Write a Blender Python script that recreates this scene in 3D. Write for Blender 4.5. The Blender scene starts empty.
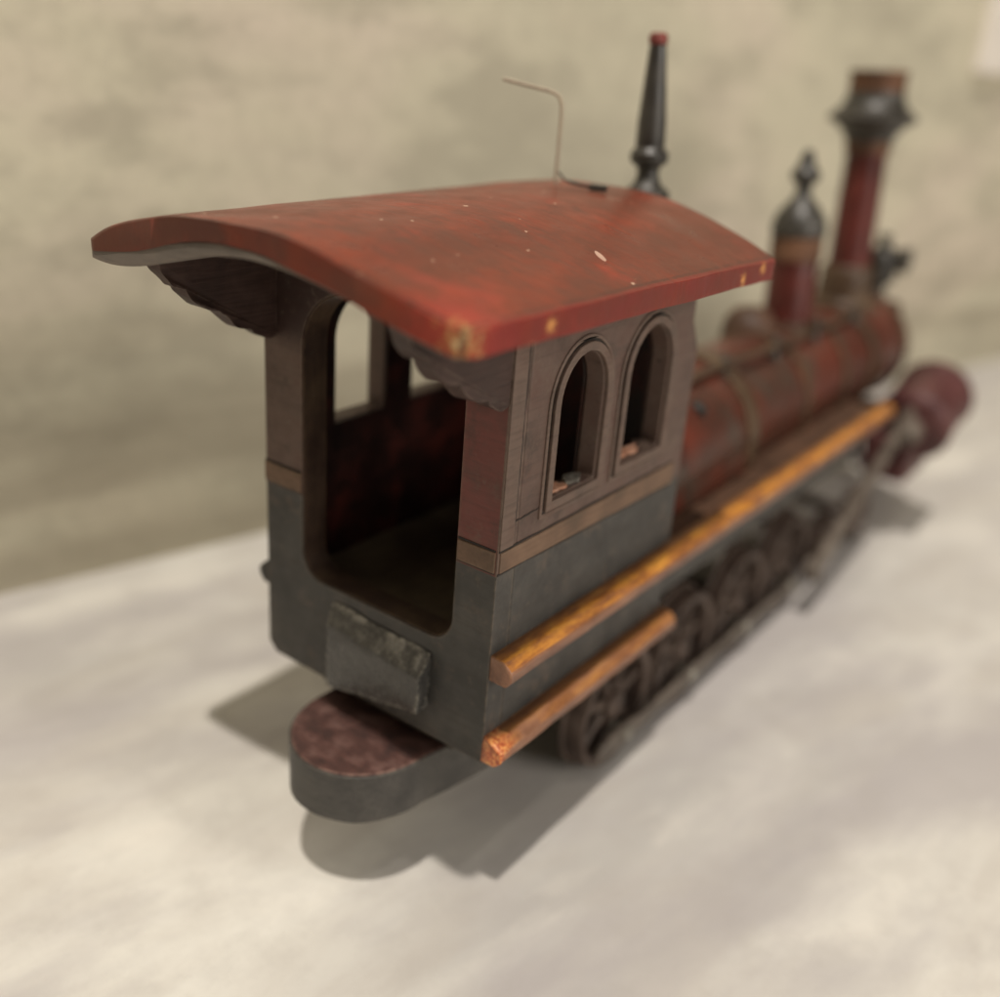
import bpy, bmesh, math, random
from mathutils import Vector, Matrix, Euler, noise
from mathutils.geometry import tessellate_polygon
random.seed(7)
PI = math.pi
sc = bpy.context.scene
COL = sc.collection
G = -0.103                      # height of the surface the toy stands on
BASE = Vector((0, 0.30, G))     # base point of the locomotive
W = 0.08                        # half width of the cab
L = 0.183                       # length of the cab

# ------------------------------------------------------------------ materials
class NT:
    def __init__(s, name):
        s.m = bpy.data.materials.new(name); s.m.use_nodes = True
        s.t = s.m.node_tree; s.t.nodes.clear()
        s.out = s.n('ShaderNodeOutputMaterial'); s.b = s.n('ShaderNodeBsdfPrincipled')
        s.l(s.b.outputs[0], s.out.inputs[0])
        s.tc = s.n('ShaderNodeTexCoord')
    def n(s, t, **k):
        x = s.t.nodes.new(t)
        for a, v in k.items(): setattr(x, a, v)
        return x
    def l(s, a, b): s.t.links.new(a, b)
    def mapping(s, scale=(1, 1, 1), rot=(0, 0, 0), loc=(0, 0, 0)):
        m = s.n('ShaderNodeMapping'); m.inputs['Scale'].default_value = scale
        m.inputs['Rotation'].default_value = rot; m.inputs['Location'].default_value = loc
        s.l(s.tc.outputs['Object'], m.inputs[0]); return m.outputs[0]
    def mapdir(s, sx, sy, loc=(0, 0, 0)):
        m = s.n('ShaderNodeMapping'); m.vector_type = 'TEXTURE'
        m.inputs['Rotation'].default_value = (0, 0, -math.atan2(.252, .968))
        m.inputs['Scale'].default_value = (1 / sx, 1 / sy, 1); m.inputs['Location'].default_value = loc
        s.l(s.tc.outputs['Object'], m.inputs[0]); return m.outputs[0]
    def noise(s, scale, detail=4, rough=.55, vec=None, dist=0):
        x = s.n('ShaderNodeTexNoise'); x.inputs['Scale'].default_value = scale
        x.inputs['Detail'].default_value = detail; x.inputs['Roughness'].default_value = rough
        x.inputs['Distortion'].default_value = dist
        s.l(vec if vec else s.tc.outputs['Object'], x.inputs['Vector']); return x.outputs[0]
    def ramp(s, fac, stops, interp='LINEAR'):
        x = s.n('ShaderNodeValToRGB'); x.color_ramp.interpolation = interp
        e = x.color_ramp.elements
        while len(e) < len(stops): e.new(.5)
        for i, (p, c) in enumerate(stops):
            e[i].position = p
            e[i].color = (c, c, c, 1) if isinstance(c, (int, float)) else (*c, 1)
        s.l(fac, x.inputs[0]); return x.outputs[0]
    def mix(s, fac, a, b, mode='MIX'):
        x = s.n('ShaderNodeMix', data_type='RGBA', blend_type=mode)
        for sock, v in ((x.inputs[0], fac), (x.inputs[6], a), (x.inputs[7], b)):
            if isinstance(v, bpy.types.NodeSocket): s.l(v, sock)
            elif isinstance(v, (int, float)): sock.default_value = v
            else: sock.default_value = (*v, 1)
        return x.outputs[2]
    def math(s, op, a, b=0., clamp=False):
        x = s.n('ShaderNodeMath', operation=op, use_clamp=clamp)
        for i, v in enumerate((a, b)):
            if isinstance(v, bpy.types.NodeSocket): s.l(v, x.inputs[i])
            else: x.inputs[i].default_value = v
        return x.outputs[0]
    def sep(s):
        x = s.n('ShaderNodeSeparateXYZ'); s.l(s.tc.outputs['Object'], x.inputs[0]); return x.outputs
    def bump(s, h, strength=.3, dist=.001, prev=None):
        x = s.n('ShaderNodeBump'); x.inputs['Strength'].default_value = strength
        x.inputs['Distance'].default_value = dist; s.l(h, x.inputs['Height'])
        if prev: s.l(prev, x.inputs['Normal'])
        s.l(x.outputs[0], s.b.inputs['Normal']); return x.outputs[0]
    def edge(s, radius=.0025):
        """mask of convex and concave edges, broken up by noise: rubbed paint"""
        bv = s.n('ShaderNodeBevel', samples=4); bv.inputs['Radius'].default_value = radius
        ge = s.n('ShaderNodeNewGeometry')
        d = s.n('ShaderNodeVectorMath', operation='DOT_PRODUCT')
        s.l(bv.outputs[0], d.inputs[0]); s.l(ge.outputs['Normal'], d.inputs[1])
        return s.ramp(s.math('SUBTRACT', 1.0, d.outputs['Value']), [(0.015, 0), (.12, 1)])
    def fin(s, color, rough=.5, spec=.5, coat=0, metal=0):
        for k, v in (('Base Color', color), ('Roughness', rough)):
            if isinstance(v, bpy.types.NodeSocket): s.l(v, s.b.inputs[k])
            elif isinstance(v, (int, float)): s.b.inputs[k].default_value = v
            else: s.b.inputs[k].default_value = (*v, 1)
        s.b.inputs['Specular IOR Level'].default_value = spec
        s.b.inputs['Coat Weight'].default_value = coat
        s.b.inputs['Coat Roughness'].default_value = .25
        s.b.inputs['Metallic'].default_value = metal
        return s.m

def grain(s, axis='y', k=1):
    sc_ = {'y': (420, 26, 420), 'z': (420, 420, 26), 'x': (26, 420, 420)}[axis]
    return s.noise(k, 5, .62, s.mapping(sc_))

def chips(s, scale, size, keep, rnd=1.0, stretch=(1, 1, 1), wf=900, wa=.0022):
    """sparse small flakes where the paint is gone"""
    v = s.n('ShaderNodeTexVoronoi'); v.inputs['Scale'].default_value = scale
    v.inputs['Randomness'].default_value = rnd
    wob = s.n('ShaderNodeTexNoise'); wob.inputs['Scale'].default_value = wf; wob.inputs['Detail'].default_value = 4
    s.l(s.tc.outputs['Object'], wob.inputs[0])
    add = s.n('ShaderNodeVectorMath', operation='MULTIPLY_ADD')
    s.l(wob.outputs[1], add.inputs[0]); add.inputs[1].default_value = (wa, wa, wa)
    s.l(s.mapping(stretch), add.inputs[2]); s.l(add.outputs[0], v.inputs['Vector'])
    sepc = s.n('ShaderNodeSeparateColor'); s.l(v.outputs['Color'], sepc.inputs[0])
    gate = s.math('LESS_THAN', sepc.outputs[0], keep)
    lim = s.math('MULTIPLY', sepc.outputs[1], size)
    near = s.math('LESS_THAN', v.outputs['Distance'], lim)
    return s.math('MULTIPLY', gate, near)

def mat_roof():
    s = NT('red_roof_paint')
    big = s.noise(14, 5, .6, s.mapping((1, .45, 1)))
    fine = s.noise(1, 6, .65, s.mapping((60, 300, 60)))
    c = s.ramp(big, [(.30, (.10, .026, .014)), (.45, (.185, .032, .015)), (.56, (.26, .040, .016)), (.70, (.135, .038, .021))])
    c = s.mix(s.ramp(fine, [(.35, .7), (.6, 0)]), c, (.11, .036, .025))
    dirt = s.noise(38, 6, .7)
    c = s.mix(s.ramp(dirt, [(.48, 0), (.68, .7)]), c, (.12, .055, .038))
    rubred = s.noise(30, 3, .5, s.mapping((1, 1, 1), loc=(3, 1, 2)))
    c = s.mix(s.ramp(rubred, [(.58, 0), (.7, .55)]), c, (.36, .045, .026))
    e = s.math('MULTIPLY', s.edge(.004), s.ramp(s.noise(160, 4, .6), [(.35, 0), (.6, 1)]))
    c = s.mix(s.math('MULTIPLY', e, .7), c, (.33, .035, .022))
    # rubbed rear right corner, down to ochre ground coat
    d = s.n('ShaderNodeVectorMath', operation='DISTANCE'); s.l(s.tc.outputs['Object'], d.inputs[0])
    d.inputs[1].default_value = (.112, -.079, .242)
    dn = s.math('ADD', d.outputs['Value'], s.math('MULTIPLY', s.math('SUBTRACT', s.noise(300, 6, .75), .5), .060))
    c = s.mix(s.ramp(dn, [(0.014, .8), (.034, 0)]), c, (.36, .040, .028))
    c = s.mix(s.ramp(dn, [(.0060, 1), (.0085, 0)]), c, (.45, .25, .085))
    c = s.mix(s.ramp(dn, [(.000, 1), (.003, 0)]), c, (.66, .46, .24))
    x, y, z = s.sep()
    ff = s.math('ADD', y, s.math('MULTIPLY', s.math('SUBTRACT', s.noise(120, 4, .6), .5), .002))
    fm = s.math('MULTIPLY', s.math('LESS_THAN', ff, -.0766), s.ramp(s.noise(45, 4, .6, s.mapping(loc=(1, 7, 2))), [(.42, .95), (.66, .55)]))
    c = s.mix(s.math('MULTIPLY', fm, s.ramp(x, [(.02, 1), (.07, .35)])), c, (.085, .030, .022))
    em = s.math('MULTIPLY', s.math('GREATER_THAN', x, .1128), s.ramp(s.noise(60, 4, .6, s.mapping(loc=(8, 7, 2))), [(.35, .8), (.65, .35)]))
    c = s.mix(em, c, (.20, .022, .020))
    def band(v, a, b):
        return s.math('MULTIPLY', s.math('GREATER_THAN', v, a), s.math('LESS_THAN', v, b))
    fx = s.math('ADD', x, s.math('MULTIPLY', s.math('SUBTRACT', s.noise(120, 4, .6), .5), .002))
    crest = s.math('MAXIMUM', band(ff, -.0772, -.0757), s.math('MULTIPLY', band(fx, .1105, .1124), .8))
    crest = s.math('MULTIPLY', crest, s.ramp(s.noise(90, 5, .7, s.mapping(loc=(2, 0, 6))), [(.36, 0), (.52, .8)]))
    c = s.mix(crest, c, (.060, .024, .018))
    c = s.mix(s.ramp(s.noise(9, 4, .6, s.mapping((1, .6, 1), loc=(6, 1, 4))), [(.46, 0), (.62, .6)]), c, (.125, .042, .024))
    # flakes
    f = chips(s, 85, .115, .62)
    c = s.mix(f, c, (.66, .45, .32))
    f2 = chips(s, 60, .10, .4, stretch=(2.2, .5, 1))
    c = s.mix(s.math('MULTIPLY', f2, .45), c, (.42, .20, .12))
    scr = s.noise(1, 3, .6, s.mapping((900, 30, 60), (0, 0, .5)))
    c = s.mix(s.math('MULTIPLY', s.ramp(scr, [(.66, 0), (.72, .6)]), s.ramp(s.noise(25, 2), [(.5, 0), (.6, 1)])), c, (.07, .025, .018))
    # one long pale scar
    m2 = s.n('ShaderNodeMapping'); m2.vector_type = 'TEXTURE'
    m2.inputs['Location'].default_value = (.085, .054, .2535); m2.inputs['Rotation'].default_value = (0, 0, .96)
    m2.inputs['Scale'].default_value = (.0021, .0068, .02)
    s.l(s.tc.outputs['Object'], m2.inputs[0])
    ln = s.n('ShaderNodeVectorMath', operation='LENGTH'); s.l(m2.outputs[0], ln.inputs[0])
    c = s.mix(s.ramp(s.math('ADD', ln.outputs['Value'], s.math('MULTIPLY', s.noise(600, 2), .3)), [(.95, .85), (1.15, 0)]), c, (.58, .38, .29))
    # two bright flaked spots on the front part of the eave edge
    x, y, z = s.sep()
    for yy, zz, r in ((.148, .2375, .0018), (.172, .2405, .0014), (-.027, .2410, .0012)):
        d = s.n('ShaderNodeVectorMath', operation='DISTANCE'); s.l(s.tc.outputs['Object'], d.inputs[0])
        d.inputs[1].default_value = (.115, yy, zz)
        q = s.math('ADD', d.outputs['Value'], s.math('MULTIPLY', s.math('SUBTRACT', s.noise(330, 5, .75), .5), .014))
        c = s.mix(s.ramp(q, [(r, .95), (r * 1.25, 0)]), c, (.70, .33, .10))
    # underside and lower lip are painted grey brown
    hgt = s.noise(90, 5, .6)
    s.bump(s.mix(.7, fine, hgt), .34, .0013)
    r = s.ramp(dirt, [(.3, .24), (.7, .44)])
    return s.fin(c, r, .20)

def mat_paint(name, cols, axis='z', rough=(.45, .65), bumpk=.35, worn=(.16, .12, .09), wk=.5, chip=None, sc_=40, spec=.35):
    s = NT(name)
    g = grain(s, axis)
    big = s.noise(sc_, 5, .6)
    c = s.ramp(big, [(.33, cols[0]), (.5, cols[1]), (.67, cols[2])])
    c = s.mix(s.ramp(g, [(.36, .32), (.53, 0)]), c, tuple(v * .55 for v in cols[0]))
    e = s.math('MULTIPLY', s.edge(.0018), s.ramp(s.noise(180, 4, .6), [(.38, 0), (.6, 1)]))
    c = s.mix(s.math('MULTIPLY', e, wk), c, worn)
    if chip: c = s.mix(chips(s, 70, .10, .12), c, chip)
    s.bump(g, bumpk, .0008)
    return s.fin(c, s.ramp(big, [(.3, rough[0]), (.7, rough[1])]), spec)

def mat_cab(name, axis):
    """cab sides: grey green below the belt, plum brown above it"""
    s = NT(name)
    g = grain(s, axis); x, y, z = s.sep()
    big = s.noise(34, 5, .6); med = s.noise(120, 5, .65)
    low = s.ramp(big, [(.3, (.048, .047, .044)), (.5, (.070, .067, .062)), (.7, (.10, .093, .083))])
    up = s.ramp(big, [(.3, (.098, .062, .050)), (.5, (.142, .092, .074)), (.7, (.125, .068, .054))])
    red = s.ramp(big, [(.3, (.145, .044, .037)), (.5, (.19, .062, .052)), (.7, (.115, .060, .048))])
    if axis == 'x':   # rear face, redder right post
        up = s.mix(s.ramp(x, [(0.50, 0), (.56, 1)]), up, red) if False else s.mix(s.math('MULTIPLY', s.math('GREATER_THAN', x, .02), s.math('LESS_THAN', x, .0792)), up, red)
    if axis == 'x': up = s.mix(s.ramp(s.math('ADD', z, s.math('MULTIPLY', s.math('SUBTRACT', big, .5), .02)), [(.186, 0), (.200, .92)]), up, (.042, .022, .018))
    zz = s.math('ADD', z, s.math('MULTIPLY', s.math('SUBTRACT', med, .5), .0012))
    c = s.mix(s.math('GREATER_THAN', zz, .108), low, up)
    c = s.mix(s.ramp(g, [(.34, .26), (.52, 0)]), c, (.05, .038, .032))
    c = s.mix(s.ramp(med, [(.6, 0), (.75, .35)]), c, (.22, .18, .14))
    e = s.math('MULTIPLY', s.edge(.0022), s.ramp(s.noise(200, 4, .6), [(.36, 0), (.58, 1)]))
    c = s.mix(s.math('MULTIPLY', e, .6), c, (.24, .185, .135))
    c = s.mix(chips(s, 120, .16, .12), c, (.040, .032, .027))
    wr = s.noise(55, 6, .72, s.mapping(loc=(5, 2, 8)))
    c = s.mix(s.ramp(wr, [(.55, 0), (.70, .5)]), c, (.17, .125, .095))
    c = s.mix(s.ramp(wr, [(.32, .5), (.44, 0)]), c, (.055, .045, .038))
    s.bump(s.mix(.55, g, med), .38, .0008)
    return s.fin(c, s.ramp(med, [(.3, .42), (.7, .62)]), .32)

def mat_rail():
    s = NT('ochre_rail_paint')
    g = grain(s, 'y', 1); x, y, z = s.sep()
    ge = s.n('ShaderNodeNewGeometry'); sp = s.n('ShaderNodeSeparateXYZ'); s.l(ge.outputs['Normal'], sp.inputs[0])
    n1 = s.noise(1, 5, .65, s.mapping((120, 30, 120)))
    n2 = s.noise(1, 6, .68, s.mapping((200, 55, 200)))
    c = s.ramp(n1, [(.32, (.15, .065, .035)), (.5, (.24, .110, .060)), (.68, (.30, .155, .09))])
    up = s.math('MULTIPLY', s.ramp(s.math('ADD', sp.outputs[2], s.math('MULTIPLY', s.math('SUBTRACT', n2, .5), .5)), [(.55, 0), (.85, 1)]), s.ramp(z, [(.02, .45), (.04, 1)]))
    xw = s.math('ADD', x, s.math('MULTIPLY', s.math('SUBTRACT', n2, .5), .004))
    c = s.mix(s.math('MULTIPLY', s.ramp(sp.outputs[2], [(.8, 0), (.95, 1)]), s.ramp(xw, [(.0845, .92), (.0885, 0)])), c, (.075, .035, .018))
    och = s.ramp(n2, [(.35, (.30, .095, .012)), (.5, (.58, .22, .022)), (.65, (.74, .34, .045))])

    c = s.mix(s.math('MULTIPLY', up, s.ramp(xw, [(.0845, .1), (.0885, 1)])), c, och)
    c = s.mix(s.ramp(s.noise(70, 5, .7), [(.57, 0), (.72, .55)]), c, (.12, .05, .025))
    e = s.math('MULTIPLY', s.edge(.002), s.ramp(s.noise(210, 4, .6), [(.42, 0), (.6, 1)]))
    c = s.mix(s.math('MULTIPLY', e, .6), c, (.55, .30, .12))
    # splintered orange end of the lower rail
    d = s.n('ShaderNodeVectorMath', operation='DISTANCE'); s.l(s.tc.outputs['Object'], d.inputs[0])
    d.inputs[1].default_value = (.093, -.012, .010)
    q = s.math('ADD', d.outputs['Value'], s.math('MULTIPLY', s.math('SUBTRACT', n2, .5), .03))
    c = s.mix(s.ramp(q, [(.012, 1), (.026, 0)]), c, s.ramp(s.noise(500, 3, .7), [(.4, (.30, .05, .02)), (.5, (.62, .17, .05)), (.62, (.75, .36, .12))]))
    s.bump(s.mix(.5, g, n2), .6, .0012)
    return s.fin(c, s.ramp(n2, [(.35, .28), (.7, .5)]), .5)

def mat_wall():
    s = NT('mottled_plaster')
    def wm(u, h, loc=(0, 0, 0)):
        m = s.n('ShaderNodeMapping'); m.vector_type = 'TEXTURE'
        m.inputs['Rotation'].default_value = (0, 0, -math.atan2(.252, .968))
        m.inputs['Scale'].default_value = (1, 1 / u, 1 / h); m.inputs['Location'].default_value = loc
        s.l(s.tc.outputs['Object'], m.inputs[0]); return m.outputs[0]
    a = s.noise(1, 3, .5, wm(2.2, 5, (0, 3, 0)))
    b = s.noise(1, 6, .62, wm(7, 16))
    f = s.noise(60, 6, .7)
    c = s.ramp(a, [(.34, (.53, .49, .375)), (.46, (.61, .57, .435)), (.56, (.65, .60, .46)), (.66, (.69, .61, .49))])
    c = s.mix(s.ramp(b, [(.38, .6), (.53, 0)]), c, (.42, .385, .295))
    c = s.mix(s.ramp(b, [(.55, 0), (.68, .3)]), c, (.72, .65, .50))
    c = s.mix(s.ramp(f, [(.4, .18), (.55, 0)]), c, (.38, .34, .26))
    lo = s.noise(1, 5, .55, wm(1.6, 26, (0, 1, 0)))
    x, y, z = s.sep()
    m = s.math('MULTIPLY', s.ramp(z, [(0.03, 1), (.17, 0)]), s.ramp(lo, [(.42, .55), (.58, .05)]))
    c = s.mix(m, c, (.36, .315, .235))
    s.bump(s.mix(.5, b, f), .4, .004)
    return s.fin(c, .8, .2)

def mat_ground():
    s = NT('pale_streaked_stone')
    a = s.noise(1, 4, .5, s.mapdir(5.5, 1.7), dist=.5)
    b = s.noise(1, 5, .58, s.mapdir(14, 5.5, (.3, .1, 0)), dist=.6)
    p = s.noise(1, 5, .6, s.mapdir(7, 2.6, (.1, .5, 0)))
    mo = s.noise(26, 5, .6)
    f = s.noise(240, 5, .7)
    c = s.ramp(a, [(.33, (.46, .44, .415)), (.46, (.61, .585, .54)), (.56, (.69, .665, .61)), (.70, (.77, .75, .69))])
    c = s.mix(s.ramp(b, [(.38, .35), (.53, 0)]), c, (.47, .425, .38))
    c = s.mix(s.ramp(b, [(.55, 0), (.68, .4)]), c, (.80, .76, .685))
    c = s.mix(s.ramp(p, [(.44, 0), (.60, .7)]), c, (.42, .39, .39))
    c = s.mix(s.ramp(mo, [(.35, .22), (.5, 0)]), c, (.43, .40, .37))
    c = s.mix(s.ramp(f, [(.36, .05), (.5, 0)]), c, (.35, .31, .26))
    s.bump(s.mix(.7, f, mo), .08, .001)
    return s.fin(c, s.ramp(b, [(.3, .38), (.7, .6)]), .3)

def mat_boiler():
    s = NT('red_boiler_paint')
    big = s.noise(18, 5, .6); f = s.noise(90, 6, .7)
    c = s.ramp(big, [(.34, (.050, .022, .014)), (.48, (.085, .025, .015)), (.62, (.13, .030, .017))])
    c = s.mix(s.ramp(s.noise(30, 5, .6, s.mapping(loc=(4, 4, 4))), [(.48, 0), (.62, .75)]), c, (.060, .044, .032))
    s.bump(f, .3, .001)
    return s.fin(c, .36, .5)

M = {}
M['roof'] = mat_roof()
M['lip'] = mat_paint('grey_underside_paint', [(.12, .10, .085), (.16, .135, .115), (.19, .16, .135)], 'x', worn=(.27, .20, .15), bumpk=.25)
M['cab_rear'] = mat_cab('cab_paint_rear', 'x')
M['cab_side'] = mat_cab('cab_paint_side', 'y')
M['plum'] = mat_paint('plum_brown_paint', [(.115, .080, .064), (.165, .112, .088), (.145, .090, .070)], 'y', worn=(.26, .20, .15))
M['belt'] = mat_paint('brown_belt_paint', [(.12, .075, .048), (.185, .112, .072), (.23, .145, .095)], 'y', worn=(.28, .2, .13))
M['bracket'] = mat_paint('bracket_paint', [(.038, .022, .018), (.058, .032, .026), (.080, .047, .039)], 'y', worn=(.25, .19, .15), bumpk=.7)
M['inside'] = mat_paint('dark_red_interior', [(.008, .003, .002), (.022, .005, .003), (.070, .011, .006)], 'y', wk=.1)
M['jamb'] = mat_paint('brown_jamb', [(.045, .026, .019), (.075, .046, .030), (.12, .080, .048)], 'z', wk=.4, worn=(.2, .14, .08))
M['floorboard'] = mat_paint('old_floor_board', [(.10, .075, .045), (.14, .105, .065), (.17, .13, .08)], 'y')
M['grey'] = mat_paint('dark_grey_paint', [(.050, .047, .043), (.072, .067, .060), (.098, .090, .080)], 'x', worn=(.2, .17, .13))
def mat_step():
    s = NT('rubbed_step_paint')
    ge = s.n('ShaderNodeNewGeometry'); sp = s.n('ShaderNodeSeparateXYZ'); s.l(ge.outputs['Normal'], sp.inputs[0])
    a = s.noise(60, 6, .7); b = s.noise(150, 5, .7)
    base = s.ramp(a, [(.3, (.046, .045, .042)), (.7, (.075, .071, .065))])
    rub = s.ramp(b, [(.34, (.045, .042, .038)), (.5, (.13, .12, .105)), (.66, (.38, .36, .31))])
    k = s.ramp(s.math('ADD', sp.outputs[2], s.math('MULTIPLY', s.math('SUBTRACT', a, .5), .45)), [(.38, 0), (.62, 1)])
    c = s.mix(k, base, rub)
    e = s.math('MULTIPLY', s.edge(.004), s.ramp(b, [(.42, 0), (.58, 1)]))
    c = s.mix(s.math('MULTIPLY', e, .7), c, (.42, .39, .33))
    s.bump(s.mix(.5, a, b), .8, .0022)
    return s.fin(c, s.ramp(b, [(.3, .16), (.7, .4)]), .6)
M['step'] = mat_step()
M['greytop'] = mat_paint('rubbed_grey_paint', [(.060, .055, .048), (.18, .165, .14), (.36, .33, .28)], 'x', rough=(.18, .34), bumpk=.5, worn=(.46, .42, .35), wk=.9, sc_=48, spec=.6)
M['tonguetop'] = mat_paint('oxblood_worn_paint', [(.050, .030, .027), (.095, .046, .038), (.17, .095, .080)], 'x', worn=(.36, .22, .17), wk=.9, bumpk=.5, sc_=75)
M['rail'] = mat_rail()
M['board'] = mat_paint('dark_running_board', [(.06, .032, .02), (.09, .048, .03), (.12, .06, .035)], 'y')
M['boiler'] = mat_boiler()
M['stack'] = mat_paint('maroon_stack_paint', [(.065, .016, .012), (.095, .019, .014), (.135, .026, .018)], 'z', rough=(.3, .5), worn=(.2, .1, .06), wk=.3)
M['band'] = mat_paint('tarnished_band_paint', [(.05, .030, .019), (.082, .049, .028), (.14, .09, .052)], 'x', rough=(.3, .5), worn=(.35, .25, .13))
M['black'] = mat_paint('worn_black_paint', [(.024, .021, .017), (.040, .035, .028), (.065, .058, .046)], 'z', rough=(.3, .5), worn=(.16, .11, .08), spec=.6)
M['orange'] = mat_paint('rust_orange_paint', [(.08, .040, .022), (.14, .065, .034), (.22, .11, .06)], 'z')
M['wheel'] = mat_paint('wheel_paint', [(.045, .030, .023), (.085, .056, .043), (.135, .098, .078)], 'x', worn=(.30, .25, .20))
M['rod'] = mat_paint('dull_rod_metal', [(.075, .058, .046), (.120, .096, .076), (.17, .14, .112)], 'y', rough=(.35, .5), worn=(.42, .36, .29))
M['pin'] = mat_paint('bright_pin_metal', [(.16, .145, .12), (.26, .24, .20), (.36, .33, .28)], 'y', rough=(.25, .4))
M['oxblood'] = mat_paint('oxblood_cylinder_paint', [(.060, .022, .022), (.095, .034, .032), (.14, .055, .050)], 'x', rough=(.35, .55), worn=(.2, .12, .1))
M['redtip'] = mat_paint('red_tip_paint', [(.12, .03, .025), (.22, .05, .04), (.30, .08, .06)], 'z')
M['wire'] = mat_paint('tan_wire', [(.40, .34, .25), (.44, .375, .28), (.48, .41, .30)], 'z')
M['darkwire'] = mat_paint('dark_wire', [(.03, .025, .02), (.045, .038, .03), (.06, .05, .04)], 'z')
M['groove'] = mat_paint('dark_groove', [(.016, .012, .010), (.024, .018, .014), (.032, .024, .02)], 'z', wk=0)  # dark strips in this colour imitate shade inside cut lines
M['bare'] = mat_paint('bare_orange_wood', [(.40, .17, .10), (.58, .29, .18), (.66, .40, .28)], 'y', rough=(.4, .6), worn=(.7, .5, .4), sc_=200)
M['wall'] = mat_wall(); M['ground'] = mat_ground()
def mat_card():
    s = NT('white_card'); n = s.noise(30, 3)
    return s.fin(s.ramp(n, [(.3, (.80, .74, .66)), (.7, (.86, .80, .72))]), .6, .2)
M['card'] = mat_card()

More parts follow.
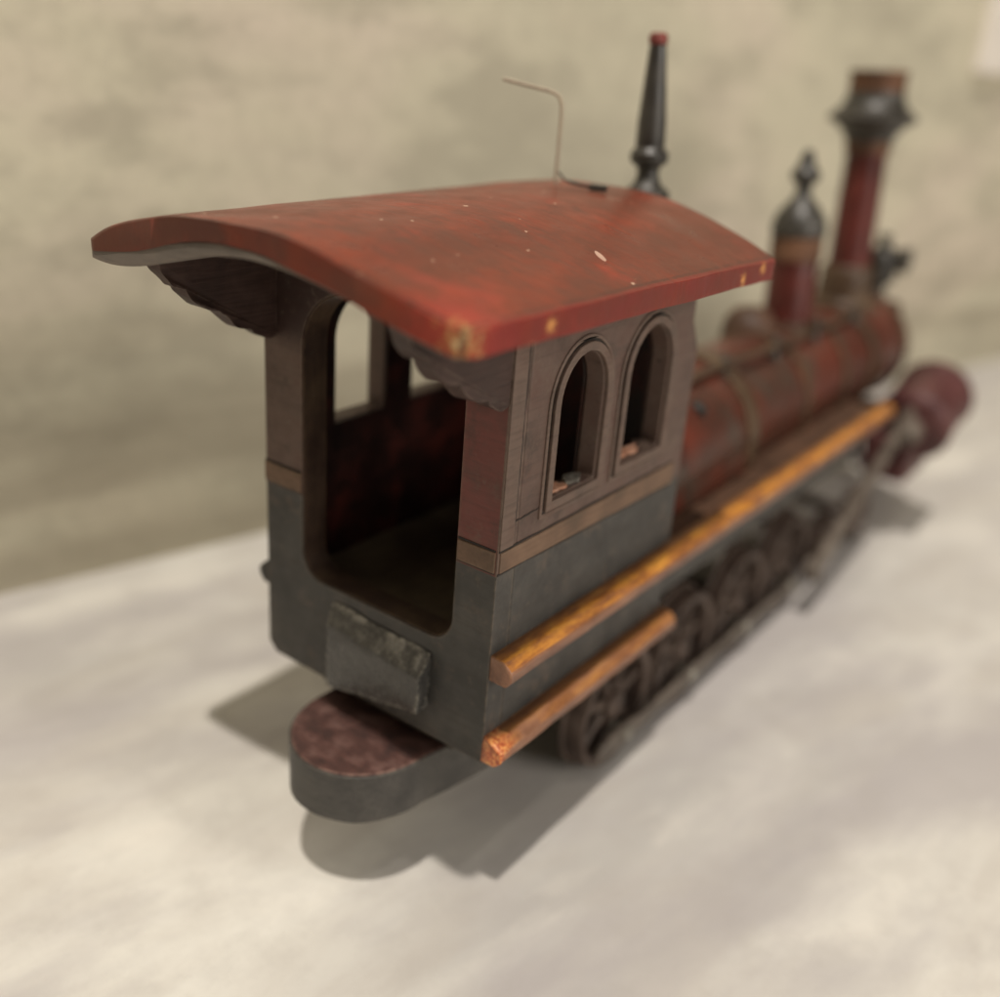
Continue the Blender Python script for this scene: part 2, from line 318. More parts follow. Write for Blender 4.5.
# ------------------------------------------------------------------ mesh helpers
class MB:
    def __init__(s): s.bm = bmesh.new()
    def box(s, a, b, jitter=0):
        x0, y0, z0 = a; x1, y1, z1 = b
        v = [s.bm.verts.new((x, y, z)) for x in (x0, x1) for y in (y0, y1) for z in (z0, z1)]
        if jitter:
            for q in v: q.co += Vector([random.uniform(-jitter, jitter) for _ in range(3)])
        for f in ((0, 1, 3, 2), (4, 6, 7, 5), (0, 4, 5, 1), (2, 3, 7, 6), (0, 2, 6, 4), (1, 5, 7, 3)):
            s.bm.faces.new([v[i] for i in f])
        return s
    def prism(s, outer, axis, d0, d1, holes=()):
        """polygon (2D) with holes, extruded along axis from d0 to d1"""
        def P(p, d):
            if axis == 'x': return Vector((d, p[0], p[1]))
            if axis == 'y': return Vector((p[0], d, p[1]))
            return Vector((p[0], p[1], d))
        loops = [list(outer)] + [list(h) for h in holes]
        tris = tessellate_polygon([[Vector((p[0], p[1], 0)) for p in lp] for lp in loops])
        flat = [p for lp in loops for p in lp]
        A = [s.bm.verts.new(P(p, d0)) for p in flat]; B = [s.bm.verts.new(P(p, d1)) for p in flat]
        for t in tris:
            try:
                s.bm.faces.new([A[i] for i in t]); s.bm.faces.new([B[i] for i in reversed(t)])
            except ValueError: pass
        k = 0
        for lp in loops:
            n = len(lp)
            for i in range(n):
                j = (i + 1) % n
                s.bm.faces.new((A[k + i], A[k + j], B[k + j], B[k + i]))
            k += n
        return s
    def lathe(s, prof, seg=40, center=(0, 0, 0), axis='z', rot=None):
        rings = []
        c = Vector(center)
        for r, h in prof:
            ring = []
            for i in range(seg):
                t = 2 * PI * i / seg
                p = {'z': Vector((r * math.cos(t), r * math.sin(t), h)), 'y': Vector((r * math.cos(t), h, r * math.sin(t))),
                     'x': Vector((h, r * math.cos(t), r * math.sin(t)))}[axis]
                if rot: p = rot @ p
                ring.append(s.bm.verts.new(p + c))
            rings.append(ring)
        for a, b in zip(rings, rings[1:]):
            for i in range(seg):
                j = (i + 1) % seg; s.bm.faces.new((a[i], a[j], b[j], b[i]))
        if prof[0][0] > 1e-6: s.bm.faces.new(rings[0])
        if prof[-1][0] > 1e-6: s.bm.faces.new(rings[-1])
        return s
    def tube(s, pts, r, seg=12):
        pts = [Vector(p) for p in pts]; rings = []
        rr = r if isinstance(r, (list, tuple)) else [r] * len(pts)
        for i, p in enumerate(pts):
            t = (pts[min(i + 1, len(pts) - 1)] - pts[max(i - 1, 0)]).normalized()
            u = t.cross(Vector((.31, .17, 1))).normalized(); v = t.cross(u)
            rings.append([s.bm.verts.new(p + rr[i] * (math.cos(2 * PI * k / seg) * u + math.sin(2 * PI * k / seg) * v)) for k in range(seg)])
        for a, b in zip(rings, rings[1:]):
            for k in range(seg):
                j = (k + 1) % seg; s.bm.faces.new((a[k], a[j], b[j], b[k]))
        s.bm.faces.new(rings[0]); s.bm.faces.new(rings[-1]); return s
    def grid_slab(s, f, us, vs, th):
        """slab whose top is f(u,v)->Vector and bottom th(u,v)->Vector"""
        T = [[s.bm.verts.new(f(u, v)) for v in vs] for u in us]
        B = [[s.bm.verts.new(th(u, v)) for v in vs] for u in us]
        n, m = len(us), len(vs)
        for i in range(n - 1):
            for j in range(m - 1):
                s.bm.faces.new((T[i][j], T[i + 1][j], T[i + 1][j + 1], T[i][j + 1]))
                s.bm.faces.new((B[i][j], B[i][j + 1], B[i + 1][j + 1], B[i + 1][j]))
        for i in range(n - 1):
            s.bm.faces.new((T[i][0], B[i][0], B[i + 1][0], T[i + 1][0]))
            s.bm.faces.new((T[i][-1], T[i + 1][-1], B[i + 1][-1], B[i][-1]))
        for j in range(m - 1):
            s.bm.faces.new((T[0][j], T[0][j + 1], B[0][j + 1], B[0][j]))
            s.bm.faces.new((T[-1][j], B[-1][j], B[-1][j + 1], T[-1][j + 1]))
        return s
    def wobble(s, amp=.0004, freq=60):
        for v in s.bm.verts:
            n = noise.noise_vector(v.co * freq); v.co += n * amp
        return s
    def build(s, name, mat, parent=None, bevel=0, smooth=True, loc=None, sub=0, seg=2):
        bmesh.ops.remove_doubles(s.bm, verts=s.bm.verts, dist=1e-6)
        bmesh.ops.recalc_face_normals(s.bm, faces=s.bm.faces)
        me = bpy.data.meshes.new(name); s.bm.to_mesh(me); s.bm.free()
        mats = mat if isinstance(mat, list) else [mat]
        for q in mats: me.materials.append(M[q])
        o = bpy.data.objects.new(name, me); COL.objects.link(o)
        if smooth:
            me.polygons.foreach_set('use_smooth', [True] * len(me.polygons))
            me.set_sharp_from_angle(angle=math.radians(38))
        if bevel:
            b = o.modifiers.new('b', 'BEVEL'); b.width = bevel; b.segments = seg; b.limit_method = 'ANGLE'
            b.angle_limit = math.radians(38); b.harden_normals = False; b.use_clamp_overlap = True
        if parent is not None:
            o.parent = parent
            if parent.type == 'EMPTY': o.location = (Vector(loc) if loc else Vector()) - BASE
            elif loc: o.location = loc
        elif loc: o.location = loc
        return o

def sub(parent):  # parts share the world-coordinate frame of the locomotive; sub-parts sit at the same origin
    return parent

def lerp(tab, x):
    if x <= tab[0][0]: return tab[0][1]
    for (a, u), (b, v) in zip(tab, tab[1:]):
        if x <= b:
            t = (x - a) / (b - a); return u + (v - u) * t
    return tab[-1][1]

def smooth_tab(tab, n=60):
    xs = [tab[0][0] + (tab[-1][0] - tab[0][0]) * i / n for i in range(n + 1)]
    ys = [lerp(tab, x) for x in xs]
    for _ in range(12): ys = [ys[0]] + [(ys[i - 1] + 2 * ys[i] + ys[i + 1]) / 4 for i in range(1, n)] + [ys[-1]]
    return list(zip(xs, ys))

# ------------------------------------------------------------------ the locomotive
loco = bpy.data.objects.new('toy_locomotive', None); COL.objects.link(loco); loco.location = BASE
loco.empty_display_size = .05
loco['label'] = 'old carved wooden toy steam locomotive with red roofed cab and ochre rails on pale stone'
loco['category'] = 'toy train'

ZT = smooth_tab([(-.113, .2425), (-.108, .2470), (-.099, .2505), (-.083, .2552), (-.061, .2600), (-.046, .2627), (-.015, .2648), (.003, .2652), (.020, .2648), (.038, .2630), (.053, .2592), (.068, .2556), (.083, .2527), (.097, .2500), (.115, .2465)])
ZF = smooth_tab([(-.113, .2430), (-.094, .2523), (-.071, .2596), (-.047, .2650), (-.020, .2675), (.002, .2678), (.0235, .2675), (.0474, .2650), (.071, .2598), (.094, .2523), (.107, .2472), (.115, .2435)])
def drop(x, y):            # how far the arch at depth y lies above the rear profile
    k = min(1, max(0, (y + .078) / .272)); return (lerp(ZF, x) - lerp(ZT, x)) * k
ZM = smooth_tab([(-.113, .2375), (-.09, .2405), (-.067, .2455), (-.042, .2525), (-.015, .2560), (.013, .2552), (.031, .2515), (.053, .2480), (.079, .2418), (.100, .2385), (.115, .2360)])
ZB = smooth_tab([(-.113, .2345), (-.105, .2325), (-.088, .2330), (-.064, .2375), (-.029, .2485), (.0025, .2522), (.031, .2500), (.058, .2455), (.083, .2390), (.100, .2355), (.115, .2345)])
Y0, Y1 = -.078, .194

def roof():
    xs = [-.113 + .228 * i / 60 for i in range(61)]
    ys = [Y0 + (Y1 - Y0) * j / 40 for j in range(41)]
    bow = lambda x, y: .0012 * math.sin(y * 17 + x * 9) * .6
    taper = lambda x, y: x * (1 - .035 * max(0, (y - .12)) / .08 * 0)
    # top board
    m = MB()
    def pin(x, y, rr=.0085):
        d = min(y - Y0, Y1 - y); d = max(d, 0)
        k = 0 if d >= rr else rr - math.sqrt(rr * rr - (rr - d) ** 2)
        return x * (1 - k / .114)
    ys = sorted(set([round(v, 5) for v in ys] + [round(Y0 + .0085 * (1 - math.cos(t * PI / 16)), 5) for t in range(9)] + [round(Y1 - .0085 * (1 - math.cos(t * PI / 16)), 5) for t in range(9)]))
    ys = [Y0] + [y for i, y in enumerate(ys) if Y0 + .0001 < y < Y1 - .0001] + [Y1]
    m.grid_slab(lambda x, y: Vector((pin(x, y), y, lerp(ZT, x) + drop(x, y) + bow(x, y) * .5)), xs, ys,
                lambda x, y: Vector((pin(x, y), y, lerp(ZM, x) + drop(x, y))))
    m.wobble(.0005, 40)
    r = m.build('roof', 'roof', loco, bevel=.0016, seg=3)
    m = MB()
    xs2 = [-.1085 + .218 * i / 60 for i in range(61)]
    m.grid_slab(lambda x, y: Vector((x, y, lerp(ZM, x) + drop(x, y) - .0003)), xs2, [Y0 + .0006, .0, .1, Y1 - .003],
                lambda x, y: Vector((x, y, drop(x, y) + min(lerp(ZB, x), lerp(ZM, x) - .0012))))
    m.build('roof_underside', 'lip', r, bevel=.0008)
    return r
rf = roof()
# hook of dark wire lying on the front of the roof, and the tan wire that rises from it
def arc_pts(P, n=10):
    out = []
    for a, b in zip(P, P[1:]):
        for i in range(n): out.append(Vector(a).lerp(Vector(b), i / n))
    out.append(Vector(P[-1])); 
    for _ in range(6): out = [out[0]] + [(out[i - 1] + out[i] * 2 + out[i + 1]) / 4 for i in range(1, len(out) - 1)] + [out[-1]]
    return out
MB().tube(arc_pts([(-.0110, .157, .2760), (-.0060, .159, .2705), (.0080, .160, .2692), (.0200, .162, .2694)]), [.0006] * 12 + [.0009] * 10 + [.0018] * 9, 8).build('wire_hook', 'darkwire', rf)
MB().tube(arc_pts([(-.0105, .1560, .2690), (-.0105, .1560, .3160), (-.0400, .1390, .3215)], 14), .0011, 10).build('bent_wire', 'wire', rf)

# --- cab rear wall with its tall open doorway
def arch_open():
    p = []
    # bottom with rounded corners, clockwise from left bottom
    xl, xr, zb = -.052, .0555, .0600
    rr = .015
    for i in range(9):
        a = PI + PI / 2 * i / 8; p.append((xl + rr + rr * math.cos(a), zb + rr + rr * math.sin(a)))
    for i in range(9):
        a = 1.5 * PI + PI / 2 * i / 8; p.append((xr - rr + rr * math.cos(a), zb + rr + rr * math.sin(a)))
    for i in range(1, 24):
        a = PI * i / 24
        cx = (xl + xr) / 2; hw = (xr - xl) / 2
        p.append((cx + hw * (abs(math.cos(a)) ** .8) * (1 if math.cos(a) > 0 else -1), .186 + .040 * math.sin(a) ** .8))
    p.insert(18, (xr, .12)); p.insert(19, (xr, .186)); p.append((xl, .186)); p.append((xl, .12))
    return p
outer = [(-W, .006), (-W + .006, 0), (W, 0)]
for i in range(31):
    x = W - 2 * W * i / 30
    outer.append((x, lerp(ZB, x) - .0006))
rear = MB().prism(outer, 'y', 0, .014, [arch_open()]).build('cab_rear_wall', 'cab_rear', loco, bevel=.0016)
rear['label'] = 'grey and plum rear cab wall around the open doorway'
# belt on the two posts
for a, b in ((-W - .0006, -.0524), (.0558, W - .0012)):
    MB().box((a, -.0009, .1095), (b, .004, .1205)).wobble(.0004, 90).build('belt', 'belt', rear, bevel=.0005)
for a, b in ((-W - .0004, -.0524), (.0558, W - .0014)):
    for z in (.1088, .1207):
        MB().box((a, -.0004, z), (b, .004, z + .0009)).wobble(.0003, 90).build('belt_groove', 'groove', rear)
# jamb lining of the doorway (brown)
def ring_prism(name, inner, outer_, axis, d0, d1, mat, parent, bevel=0):
    return MB().prism(outer_, axis, d0, d1, [inner]).build(name, mat, parent, bevel=bevel)
def offset(poly, d):
    n = len(poly); out = []
    for i in range(n):
        a, b, c = Vector(poly[i - 1]), Vector(poly[i]), Vector(poly[(i + 1) % n])
        t = ((b - a).normalized() + (c - b).normalized())
        if t.length < 1e-6: t = (c - b)
        t.normalize(); nrm = Vector((t.y, -t.x)); out.append(tuple(b + nrm * d))
    return out
ao = arch_open()
ring_prism('doorway_jamb', offset(ao, -.0009), offset(ao, .0003), 'y', .0012, .0168, 'jamb', rear)

# step block on the rear wall
def step():
    m = MB()
    prof = [(-.0005, .0000), (-.0105, .0005), (-.0110, .0385), (-.0105, .0405), (-.0005, .0525)]
    m.prism([(y, z) for y, z in prof], 'x', -.026, .0430)
    for v in m.bm.verts:       # flush at the left end, proud at the right
        k = (v.co.x + .026) / .072
        v.co.y = -.0005 + (v.co.y + .0005) * (.55 + .45 * k)
        v.co.z += (1 - k) * .001 - k * .002 + (.020 * k if v.co.z < .01 else 0)
    bmesh.ops.subdivide_edges(m.bm, edges=m.bm.edges[:], cuts=4, use_grid_fill=True)
    m.wobble(.0018, 95)
    o = m.build('step_block', 'step', rear, bevel=.0018, seg=3)
    return o
step()
# front wall of the cab, floor and inner linings
out2 = [(-W + .010, .006), (W - .010, .006)] + [(W - .010 - (2 * W - .02) * i / 20, lerp(ZB, W - .010 - (2 * W - .02) * i / 20) - .0006) for i in range(21)]
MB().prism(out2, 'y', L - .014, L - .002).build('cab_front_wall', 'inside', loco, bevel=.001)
MB().box((-W + .009, .013, .044), (W - .009, L - .013, .052)).build('cab_floor', 'floorboard', loco, bevel=.0006)

# --- side walls with two arched windows each
WIN = [(.0395, .0805, .1365, .2075), (.1040, .1480, .1375, .2100)]
def win_poly(y0, y1, z0, z1, g=0, n=18):
    y0 -= g; y1 += g; z0 -= g; z1 += g
    hw = (y1 - y0) / 2; c = (y0 + y1) / 2; hh = hw * 1.12; zs = z1 - hh
    p = [(y0, z0), (y1, z0), (y1, (z0 + zs) / 2)]
    for i in range(n + 1):
        a = PI * i / n; p.append((c + hw * math.cos(a), zs + hh * math.sin(a)))
    p.append((y0, (z0 + zs) / 2)); return p
def side_wall(sgn):
    xo, xi = sgn * W, sgn * (W - .011)
    outl = [(.0145, .0), (L + .001, 0), (L + .002, .07), (L - .0005, .150), (L, .188), (L - .010, .205), (L - .011, .2400), (.0145, .2400)]
    cut = []
    for y, z in outl:
        cut.append((y, min(z, lerp(ZB, sgn * (W)) - .0008)))
    w = MB().prism(cut, 'x', xo, xi, [win_poly(*q) for q in WIN])
    w = w.build('cab_side_wall', 'cab_side', loco, bevel=.0009)
    w['label'] = ('right' if sgn > 0 else 'left') + ' cab side with two arched window openings'
    # inner lining
    x2 = sgn * (W - .0115)
    li = [(.0145, .053), (L - .0145, .053), (L - .0145, .235), (.0145, .235)]
    li = [(y, min(z, lerp(ZB, sgn * W) - .003)) for y, z in li]
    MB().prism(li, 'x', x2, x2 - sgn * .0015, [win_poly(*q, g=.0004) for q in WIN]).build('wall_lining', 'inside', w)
    o = sgn * W
    def strip(name, poly, mat, h, holes=(), b=.0004):
        return MB().prism(poly, 'x', o - sgn * .001, o + sgn * h, holes).build(name, mat, w, bevel=b)
    # rear corner post board
    strip('corner_board', [(.0005, .1215), (.0108, .1215), (.0108, .2255), (.0005, .2255)], 'plum', .0008) if sgn > 0 else None
    for q in WIN:
        strip('window_frame', win_poly(*q, g=.0052), 'plum', .0022, [win_poly(*q, g=.0006)], .0009)
        strip('window_groove', win_poly(*q, g=.0066), 'groove', .0004, [win_poly(*q, g=.0050)], 0)
        strip('window_moulding', win_poly(*q, g=.0086), 'plum', .0010, [win_poly(*q, g=.0065)], .0005)
    # panel lines: dark strips stand in for the shade of incised grooves
    def line(y0, z0, y1, z1, t=.0009):
        d = Vector((y1 - y0, z1 - z0)).normalized(); n = Vector((-d.y, d.x)) * t / 2
        N = 14; up = []; dn = []
        for i in range(N + 1):
            p = Vector((y0, z0)).lerp(Vector((y1, z1)), i / N)
            k = random.uniform(.45, 1.1); jj = Vector((random.uniform(-.00022, .00022), random.uniform(-.00022, .00022)))
            up.append(tuple(p + n * k + jj)); dn.append(tuple(p - n * k + jj))
        strip('panel_groove', dn + up[::-1], 'groove', .0003, (), 0)
    line(.0115, .1330, .0115, .226, .0009)
    line(.0118, .1335, .0330, .1345, .0009)
    line(.0002, .1208, L - .012, .1208, .0012)
    line(.0002, .1088, L - .012, .1060, .0011)
    line(.0092, .1088, .0092, .1208, .0007)
    # belt
    strip('belt', [(.0015, .1093), (.1735, .1068), (.1735, .1200), (.0015, .1200)], 'belt', .0007)
    return w
sr = side_wall(1); sl = side_wall(-1)
# bare wood where the paint flaked off the window sills
def flake(cy, cz, ry, rz_, name='bare_patch', mat='bare', x=.0785):
    m = MB(); n = 16; c = Vector((x, cy, cz))
    pts = []
    for i in range(n):
        a = 2 * PI * i / n; k = random.uniform(.6, 1.15)
        pts.append((cy + ry * math.cos(a) * k, x - .0045 + .0045 * math.sin(a) * k))
    bm = m.bm; top = []
    for y, xx in pts: top.append(bm.verts.new((xx, y, cz + rz_ + random.uniform(-.0006, .0006))))
    bot = [bm.verts.new((v.co.x, v.co.y, cz - .0004)) for v in top]
    cv = bm.verts.new((x - .0045, cy, cz + rz_ * 1.7))
    for i in range(n):
        j = (i + 1) % n; bm.faces.new((top[i], top[j], cv)); bm.faces.new((top[i], bot[i], bot[j], top[j]))
    bm.faces.new(bot)
    return m.build(name, mat, sr)
flake(.0530, .1365, .0095, .0012); flake(.0690, .1365, .0085, .0020, 'sill_wear', 'greytop'); flake(.1200, .1375, .0120, .0022); flake(.1390, .1375, .0070, .0014, 'sill_wear', 'plum')

# --- scalloped brackets under the rear overhang
def bracket(sgn):
    top = lerp(ZB, sgn * .069) + .0014
    p = [(.0, .192)]
    ctrl = [(0, .1935), (-.014, .1960), (-.0165, .1990), (-.034, .2080), (-.0370, .2110), (-.053, .2190), (-.0555, .2230), (-.0665, .2310), (-.0690, .2360), (-.0705, .2410)]
    ctrl = [(y, z) for y, z in ctrl]
    pts = []
    for (a, b), (c, d) in zip(ctrl, ctrl[1:]):
        for i in range(6):
            t = i / 6; pts.append((a + (c - a) * t, b + (d - b) * t - .16 * abs(c - a) * math.sin(PI * t)))
    pts.append(ctrl[-1])
    pts = [q for q in pts if q[1] < top - .0004] + [(-.0715, top - .0004), (0, top - .0004)]
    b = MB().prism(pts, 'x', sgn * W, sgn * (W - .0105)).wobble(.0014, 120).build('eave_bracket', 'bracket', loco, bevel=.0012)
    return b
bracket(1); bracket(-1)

# --- rails
def rail(sgn, y0, y1, z0, z1, splinter=False, p=.0135):
    x0, x1 = W - .0004, W + p
    c = .0042
    sec = [(x0, z0), (x1 - c * .8, z0), (x1, z0 + c), (x1, z1 - c * 1.25), (x1 - c * 1.25, z1), (x0, z1)]
    m = MB(); n = 60; rings = []
    for i in range(n + 1):
        y = y0 + (y1 - y0) * i / n
        ring = []
        for k, (x, z) in enumerate(sec):
            v = Vector((sgn * x, y, z))
            if k not in (0, 5) : v += noise.noise_vector(Vector((k * 3.1, y * 60, 2.0 + z0 * 30))) * .0007
            ring.append(m.bm.verts.new(v))
        rings.append(ring)
    for a, b in zip(rings, rings[1:]):
        for k in range(6):
            j = (k + 1) % 6; m.bm.faces.new((a[k], a[j], b[j], b[k]))
    m.bm.faces.new(rings[0]); m.bm.faces.new(rings[-1])
    if splinter:
        for v in rings[0]: v.co += Vector((random.uniform(-.001, .001), random.uniform(-.002, .003), random.uniform(-.001, .001)))
    o = m.build('side_rail', 'rail' if sgn > 0 else 'grey', loco, bevel=.0009)
    return o
rail(1, .0005, .600, .0500, .0645); rail(-1, .004, .600, .0400, .0540, p=.0125)
rail(1, -.0025, .186, .0020, .0165, True, .0125)

# --- running board, frame, coupling tongue
MB().box((-.0500, .0150, -.0160), (.0500, .06, .0006)).build('tongue_block', 'grey', loco)
MB().box((-.086, L + .004, .044), (.0800, .604, .0565)).build('running_board', 'board', loco, bevel=.001)
MB().box((-.050, .050, -.012), (.050, .62, .0437)).build('frame', 'black', loco, bevel=.0015)
MB().box((.0560, L + .010, .0120), (.0700, .60, .0437)).box((-.070, L + .010, .0120), (-.0560, .60, .0437)).build('frame_beam', 'grey', loco, bevel=.0015)
def tongue():
    p = [(-.040, .060), (-.0400, .006)]
    for i in range(25):
        a = PI + PI * i / 24
        p.append((.0015 + .0415 * math.cos(a) * 1.0, .000 + .0465 * (math.sin(a))))
    p += [(.0465, .016), (.0500, .035), (.0530, .060)]
    p = [( (x if x < 0 else x), y) for x, y in p]
    t = MB().prism(p, 'z', -.046, -.0165)
    for v in t.bm.verts:
        if v.co.z > -.02 and v.co.y < 0: v.co.z += .0000
    t = t.wobble(.0008, 50).build('coupling_tongue', 'grey', loco, bevel=.0016)
    q = offset([(x * .97, y * .97 if y < 0 else y) for x, y in p], 0)
    MB().prism(q, 'z', -.0170, -.0156).build('tongue_top', 'tonguetop', t, bevel=.0005)
tongue()

# --- wheels
def make_wheel(r, w, nsp):
    m = MB().lathe([(r * .80, 0), (r * .83, w * .5), (r * .93, w * .55), (r * .96, w * .6), (r, w * .25), (r * 1.0, -w * .3), (r * 1.06, -w * .35), (r * 1.06, -w * .55), (r * .80, -w * .55), (r * .80, 0)], 48, axis='x')
    return m
def wheel(y, r, w, nsp, sgn, loc_z, crank=None):
    x = sgn * .062
    # disc and hub are one part, the tyre, crank pin are its pieces
    m = MB()
    m.lathe([(0, w * .62), (r * .16, w * .62), (r * .22, w * .5), (r * .24, w * .1), (r * .24, -w * .4), (0, -w * .4)], 28, axis='x')
    for k in range(nsp):
        a = 2 * PI * k / nsp + .2
        d = Vector((0, math.cos(a), math.sin(a)))
        m.tube([d * r * .15 , d * r * .5, d * r * .86], [w * .30, w * .24, w * .22], 8)
    if sgn < 0:
        for v in m.bm.verts: v.co.x *= -1
    o = m.build('wheel', 'wheel', loco, loc=(x, y, loc_z))
    t = make_wheel(r, w, nsp)
    if sgn < 0:
        for v in t.bm.verts: v.co.x *= -1
    t.build('tyre', 'wheel', o, bevel=.0006)
    if crank:
        MB().lathe([(0, w * .6 + .0090), (.0040, w * .6 + .0085), (.0050, w * .6 + .007), (.0055, w * .2), (0, w * .2)], 16, axis='x').build('crank_pin', 'pin', o, loc=(0, crank[0], crank[1]) if sgn > 0 else (-.02, crank[0], crank[1]))
    return o
WR = .0475
WY = [.166, .262, .358, .454]
for sgn in (1, -1):
    for y in WY: wheel(y, WR / 1.06 * 1.0, .014, 7, sgn, G + WR, (.006, -.022))
    for y in (.565, .655): wheel(y, .029 / 1.06, .014, 8, sgn, G + .029)
for y in WY + [.565, .655]:
    zc = G + (.0475 if y < .5 else .029)
    MB().lathe([(.006, -.066), (.006, .066)], 16, (0, y, zc), 'x').build('axle', 'wheel', loco)
zr = G + WR - .022
for sgn in (1, -1):
    x0, x1 = (.0725, .0765) if sgn > 0 else (-.0765, -.0725)
    poly = []
    for y in (WY[0], ): pass
    a0, a1 = WY[0] + .006, WY[3] + .006
    poly = [(a0 - .032, zr - .0065), (a0, zr - .0080)]
    for y in WY[:-1]:
        yy = y + .006
        poly += [(yy + .010, zr - .0065), (yy + .020, zr - .0055), (yy + .076, zr - .0055), (yy + .086, zr - .0065), (yy + .096, zr - .0095)]
    poly += [(a1 + .010, zr - .0065), (a1 + .010, zr + .0065), (a1, zr + .0095)]
    for y in WY[:-1][::-1]:
        yy = y + .006
        poly += [(yy + .086, zr + .0065), (yy + .076, zr + .0055), (yy + .020, zr + .0055), (yy + .010, zr + .0065), (yy, zr + .0095)]
    poly += [(a0 - .032, zr + .0065), (a0 - .037, zr)]
    MB().prism(poly, 'x', x0, x1).build('side_rod', 'rod', loco, bevel=.001)
    # inclined connecting rod and cylinder
    cr = Vector((sgn * .0915, .462, -.056)); cy = Vector((sgn * .0915, .690, .052))
    MB().tube([cr, cr.lerp(cy, .5), cy], [.0068, .0060, .0050], 12).build('connecting_rod', 'rod', loco)
    MB().lathe([(0, -.006), (.011, -.006), (.011, .006), (0, .006)], 20, tuple(cr), 'x').build('rod_end', 'rod', loco, bevel=.001)
    rot = Euler((math.radians(14), 0, 0)).to_matrix()
    c = (sgn * .092, .715, .033)
    cyl = MB().lathe([(0, -.044), (.029, -.044), (.036, -.040), (.039, -.033), (.037, -.029), (.036, .028), (.039, .034), (.036, .042), (0, .044)], 36, c, 'y', rot).build('steam_cylinder', 'oxblood', loco, bevel=.001)
    MB().lathe([(0, -.062), (.010, -.062), (.014, -.056), (.015, -.045), (0, -.045)], 24, c, 'y', rot).build('gland', 'rod', cyl)
    MB().box((sgn * .055, .670, -.036), (sgn * .100, .745, .012)).build('cylinder_saddle', 'oxblood', cyl, bevel=.006, seg=3)

# --- boiler
bz = .0785
def straight(prof, name, mat, parent, bevel=.0008, seg=56, z=bz):
    return MB().lathe(prof, seg, (0, 0, z), 'y').build(name, mat, parent, bevel=bevel)
boiler = straight([(0, L - .001), (.060, L - .001), (.0600, .250), (.0580, .345), (.0535, .358), (.0515, .60), (.0515, .645), (.054, .650), (.054, .738), (.050, .745), (0, .747)], 'boiler', 'boiler', loco)
for y, w, r in ((.342, .018, .0605), (.470, .012, .0545), (.565, .009, .0540), (.640, .010, .0560), (.735, .010, .0565)):
    straight([(r - .006, y), (r, y + .0006), (r, y + w), (r - .006, y + w + .0006)], 'boiler_band', 'band', boiler, .0006)
MB().box((-.060, L, .0570), (.060, .345, .0760)).build('firebox_skirt', 'boiler', boiler, bevel=.004)
MB().lathe([(0, 0), (.0065, 0), (.0065, .006), (.004, .010), (0, .011)], 16, (.0380, .280, .118), 'x').build('boiler_stud', 'groove', boiler)
# hand rail pipe along the top of the boiler
MB().tube(arc_pts([(.030, .20, .135), (.030, .34, .137), (.028, .52, .131), (.026, .66, .131)]), .0028, 10).build('handrail', 'band', boiler)
for y in (.25, .345, .44, .53, .63):
    MB().lathe([(.0045, 0), (.0045, .004), (.0028, .007), (.0028, .014), (.0045, .017), (0, .021)], 14, (.029, y, bz + .044), 'z').build('handrail_knob', 'black', boiler)

def turned(name, mat, prof, y, z, tilt, parent=loco, seg=36, x=0):
    """upright turned piece, leaning slightly to the left"""
    rot = Euler((0, -tilt, 0)).to_matrix()
    return MB().lathe(prof, seg, (x, y, z), 'z', rot).build(name, mat, parent, bevel=.0004)
# tall whistle post just ahead of the cab
wp = turned('whistle_post', 'black', [(.016, 0), (.016, .010), (.010, .018), (.008, .100), (.013, .126), (.0150, .1305), (.0145, .136), (.0085, .141), (.0068, .146), (.0072, .1505), (.0118, .154), (.0122, .159), (.0090, .163),
     (.0092, .166), (.0088, .178), (.0070, .200), (.0054, .219), (.0050, .222), (0, .222)], .255, .124, .055, x=.002)
turned('tip', 'redtip', [(.0040, .2218), (.0056, .2225), (.0060, .2265), (.0045, .2290), (0, .2292)], .255, .124, .055, wp, x=.002)
# low dark sand box
turned('sand_box', 'board', [(.024, 0), (.024, .012), (.022, .022), (.016, .030), (.008, .033), (0, .034)], .495, .115, 0, x=-.018)
# steam dome with finial
sd = turned('steam_dome', 'stack', [(.026, 0), (.026, .006), (.0225, .012), (.0215, .018), (.0205, .100), (.0195, .102)], .535, .113, .055)
turned('dome_base', 'band', [(.0275, -.004), (.0275, .004), (.0235, .010), (.0225, .022), (.021, .022)], .535, .113, .055, sd)
turned('dome_collar', 'orange', [(.0205, .074), (.0222, .075), (.0222, .094), (.0205, .095)], .535, .113, .055, sd)
turned('dome_cap', 'black', [(.0205, .095), (.0232, .096), (.0232, .104), (.0205, .112), (.0140, .121), (.0090, .126), (.0068, .129), (.0064, .137), (.0120, .142), (.0124, .147), (.0080, .152), (.0062, .158), (.0040, .165), (0, .1665)], .535, .113, .055, sd)
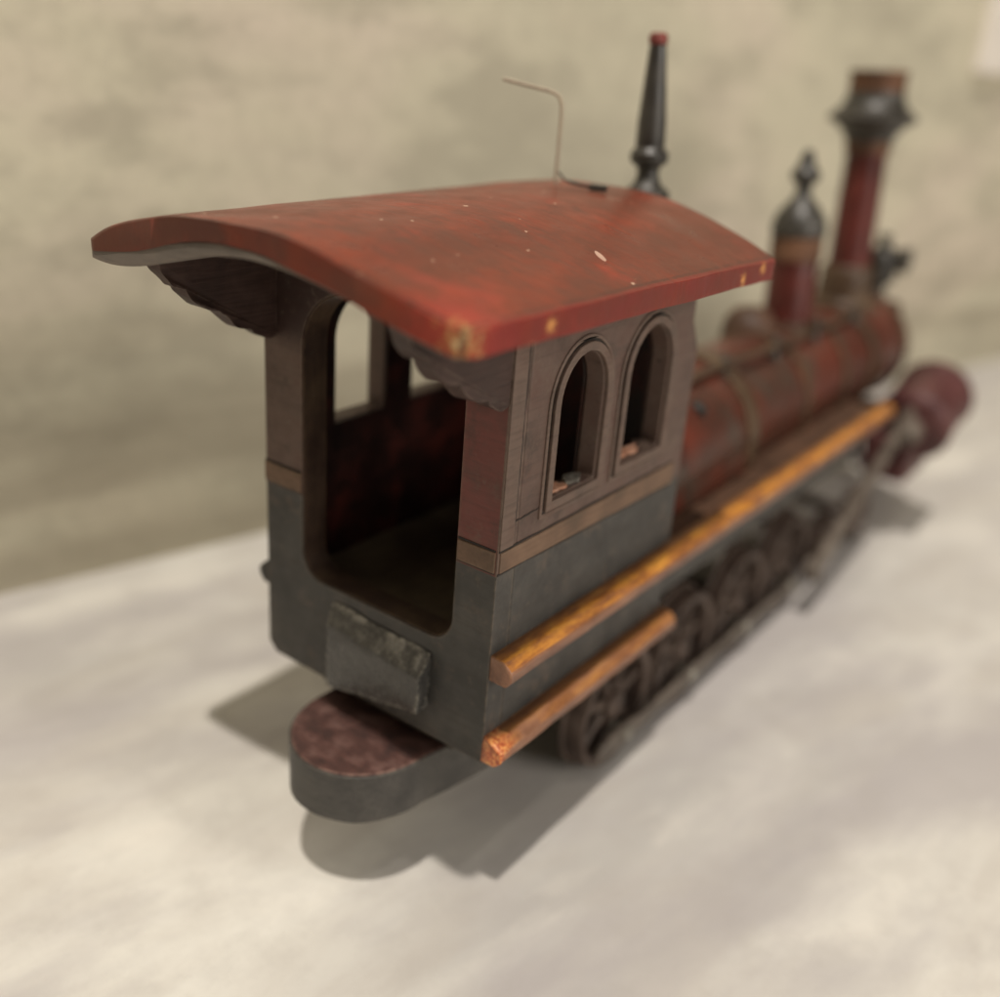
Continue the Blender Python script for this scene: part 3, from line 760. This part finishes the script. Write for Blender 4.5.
# smokestack
SY, SZ, ST = .690, .125, .045
ss = turned('smokestack', 'stack', [(.0250, 0), (.0235, .030), (.0205, .045), (.0188, .150), (.0185, .162), (0, .162)], SY, SZ, ST, x=-.004)
turned('stack_base', 'band', [(.034, -.006), (.034, .004), (.028, .010), (.0262, .026), (.0262, .036), (.0225, .042), (.0205, .042)], SY, SZ, ST, ss, x=-.004)
turned('stack_collar', 'orange', [(.0185, .146), (.0212, .147), (.0212, .158), (.019, .159)], SY, SZ, ST, ss, x=-.004)
turned('stack_cap', 'black', [(.0190, .154), (.0225, .159), (.0255, .165), (.0320, .1715), (.0405, .1760), (.0418, .1790), (.0370, .1825), (.0305, .188), (.0268, .195), (.0255, .202), (0, .202)], SY, SZ, ST, ss, x=-.004)
turned('stack_lip', 'orange', [(.0250, .2010), (.0258, .2020), (.0256, .2145), (.0266, .2165), (.0266, .2195), (.0225, .2200), (.0215, .2110), (0, .2108)], SY, SZ, ST, ss, x=-.004)
# headlamp and bell in front of the stack
hl = turned('headlamp', 'black', [(.010, 0), (.010, .010), (.007, .014), (.007, .020), (.015, .026), (.016, .052), (.013, .058), (.006, .062), (.006, .068), (.008, .072), (0, .075)], .760, .118, .05, x=.008)
MB().lathe([(.010, 0), (.013, .012), (.014, .016), (0, .016)], 20, (.016, .760, .168), 'x').build('lamp_rim', 'black', hl)
MB().box((-.028, .735, .060), (.030, .790, .122)).build('lamp_bracket', 'board', loco, bevel=.006)
# pilot at the very front
def pilot():
    m = MB().box((-.086, .772, -.030), (.086, .792, .012))
    o = m.build('front_beam', 'oxblood', loco, bevel=.003)
    for k in range(9):
        x = -.076 + .019 * k
        MB().tube([(x, .792, -.022), (x * .45, .865 - abs(x) * .3, G + .010)], .0042, 8).build('pilot_bar', 'oxblood', o)
pilot()

# ------------------------------------------------------------------ setting
wd = Vector((.252, .968, 0)).normalized(); wn = Vector((wd.y, -wd.x, 0))   # along the wall, out of the wall
P0 = Vector((-.4210, .0130, G))
def slab(name, mat, pts, z0, z1):
    return MB().prism(pts, 'z', z0, z1).build(name, mat, None, smooth=False)
gr = slab('tabletop', 'ground', [(-3, -2.5), (4, -2.5), (4, 8), (-3, 8)], G - .05, G); gr['kind'] = 'structure'
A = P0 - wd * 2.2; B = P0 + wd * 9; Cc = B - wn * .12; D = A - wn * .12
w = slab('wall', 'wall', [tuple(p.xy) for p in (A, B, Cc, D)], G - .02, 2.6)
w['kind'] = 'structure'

# ------------------------------------------------------------------ camera
cam_d = bpy.data.cameras.new('camera'); cam = bpy.data.objects.new('camera', cam_d); COL.objects.link(cam); sc.camera = cam
cam.location = (0.325486, -0.351061, 0.335407)
cam.rotation_euler = (1.158699, -0.073725, 0.645371)
cam_d.sensor_fit = 'HORIZONTAL'; cam_d.sensor_width = 36; cam_d.lens = 36 * 1.02434
cam_d.clip_start = .01; cam_d.clip_end = 60
cam_d.dof.use_dof = True; cam_d.dof.focus_distance = .475; cam_d.dof.aperture_fstop = 2.35

R = cam.rotation_euler.to_matrix()
def pix(px, py):   # direction through a pixel of the photograph (for measuring only)
    return R @ Vector(((px - 500) / 1024.34, -(py - 498.5) / 1024.34, -1))
def on_wall(px, py):
    d = pix(px, py); t = (P0 - cam.location).dot(wn) / d.dot(wn); return cam.location + d * t
c0 = on_wall(970, 72)
u0 = (c0 - P0).dot(wd); z0 = c0.z
m = MB()
q = [P0.xy + wd.xy * u + wn.xy * h for u, h in ((u0, .0005), (u0 + .5, .0005), (u0 + .5, .012), (u0, .012))]
m.prism([tuple(v) for v in q], 'z', z0, z0 + .36)
cd = m.build('wall_card', 'card', None, bevel=.001)
cd['label'] = 'blank white card on the pale wall at the upper right corner'; cd['category'] = 'card'

# ------------------------------------------------------------------ light
def lamp(kind, name, loc, target, energy, color, **k):
    d = bpy.data.lights.new(name, kind); o = bpy.data.objects.new(name, d); COL.objects.link(o)
    o.location = loc; o.rotation_euler = (Vector(target) - Vector(loc)).to_track_quat('-Z', 'Y').to_euler()
    d.energy = energy; d.color = color
    for a, v in k.items(): setattr(d, a, v)
    return o
kd = Vector((.158, -.302, 1)).normalized()
lamp('SPOT', 'ceiling_spot', Vector((0, .1, .1)) + kd * 8, (0, .1, .0), 1900, (1, .93, .84), shadow_soft_size=.085, spot_size=math.radians(110), spot_blend=1)
lamp('AREA', 'overhead_fill', (.5, -1.3, 3.0), (0, .3, 0), 8, (1, .93, .85), shape='DISK', size=2.2)  # unseen soft fill from above and behind, added to lift the shadows
lamp('AREA', 'side_fill', (2.3, .1, 1.1), (0, .3, 0), 30, (1, .93, .84), shape='DISK', size=1.4)
lamp('SPOT', 'second_spot', (.9, -.2, 2.3), (0, .3, 0), 18, (1, .93, .84), shadow_soft_size=.05, spot_size=math.radians(110), spot_blend=1)
wld = bpy.data.worlds.new('World'); sc.world = wld; wld.use_nodes = True
wld.node_tree.nodes['Background'].inputs[0].default_value = (1, .93, .84, 1)
wld.node_tree.nodes['Background'].inputs[1].default_value = .055

sc.view_settings.view_transform = 'Standard'; sc.view_settings.look = 'None'
sc.view_settings.exposure = 0; sc.view_settings.gamma = 1
sc.render.engine = 'CYCLES'; sc.cycles.use_denoising = True
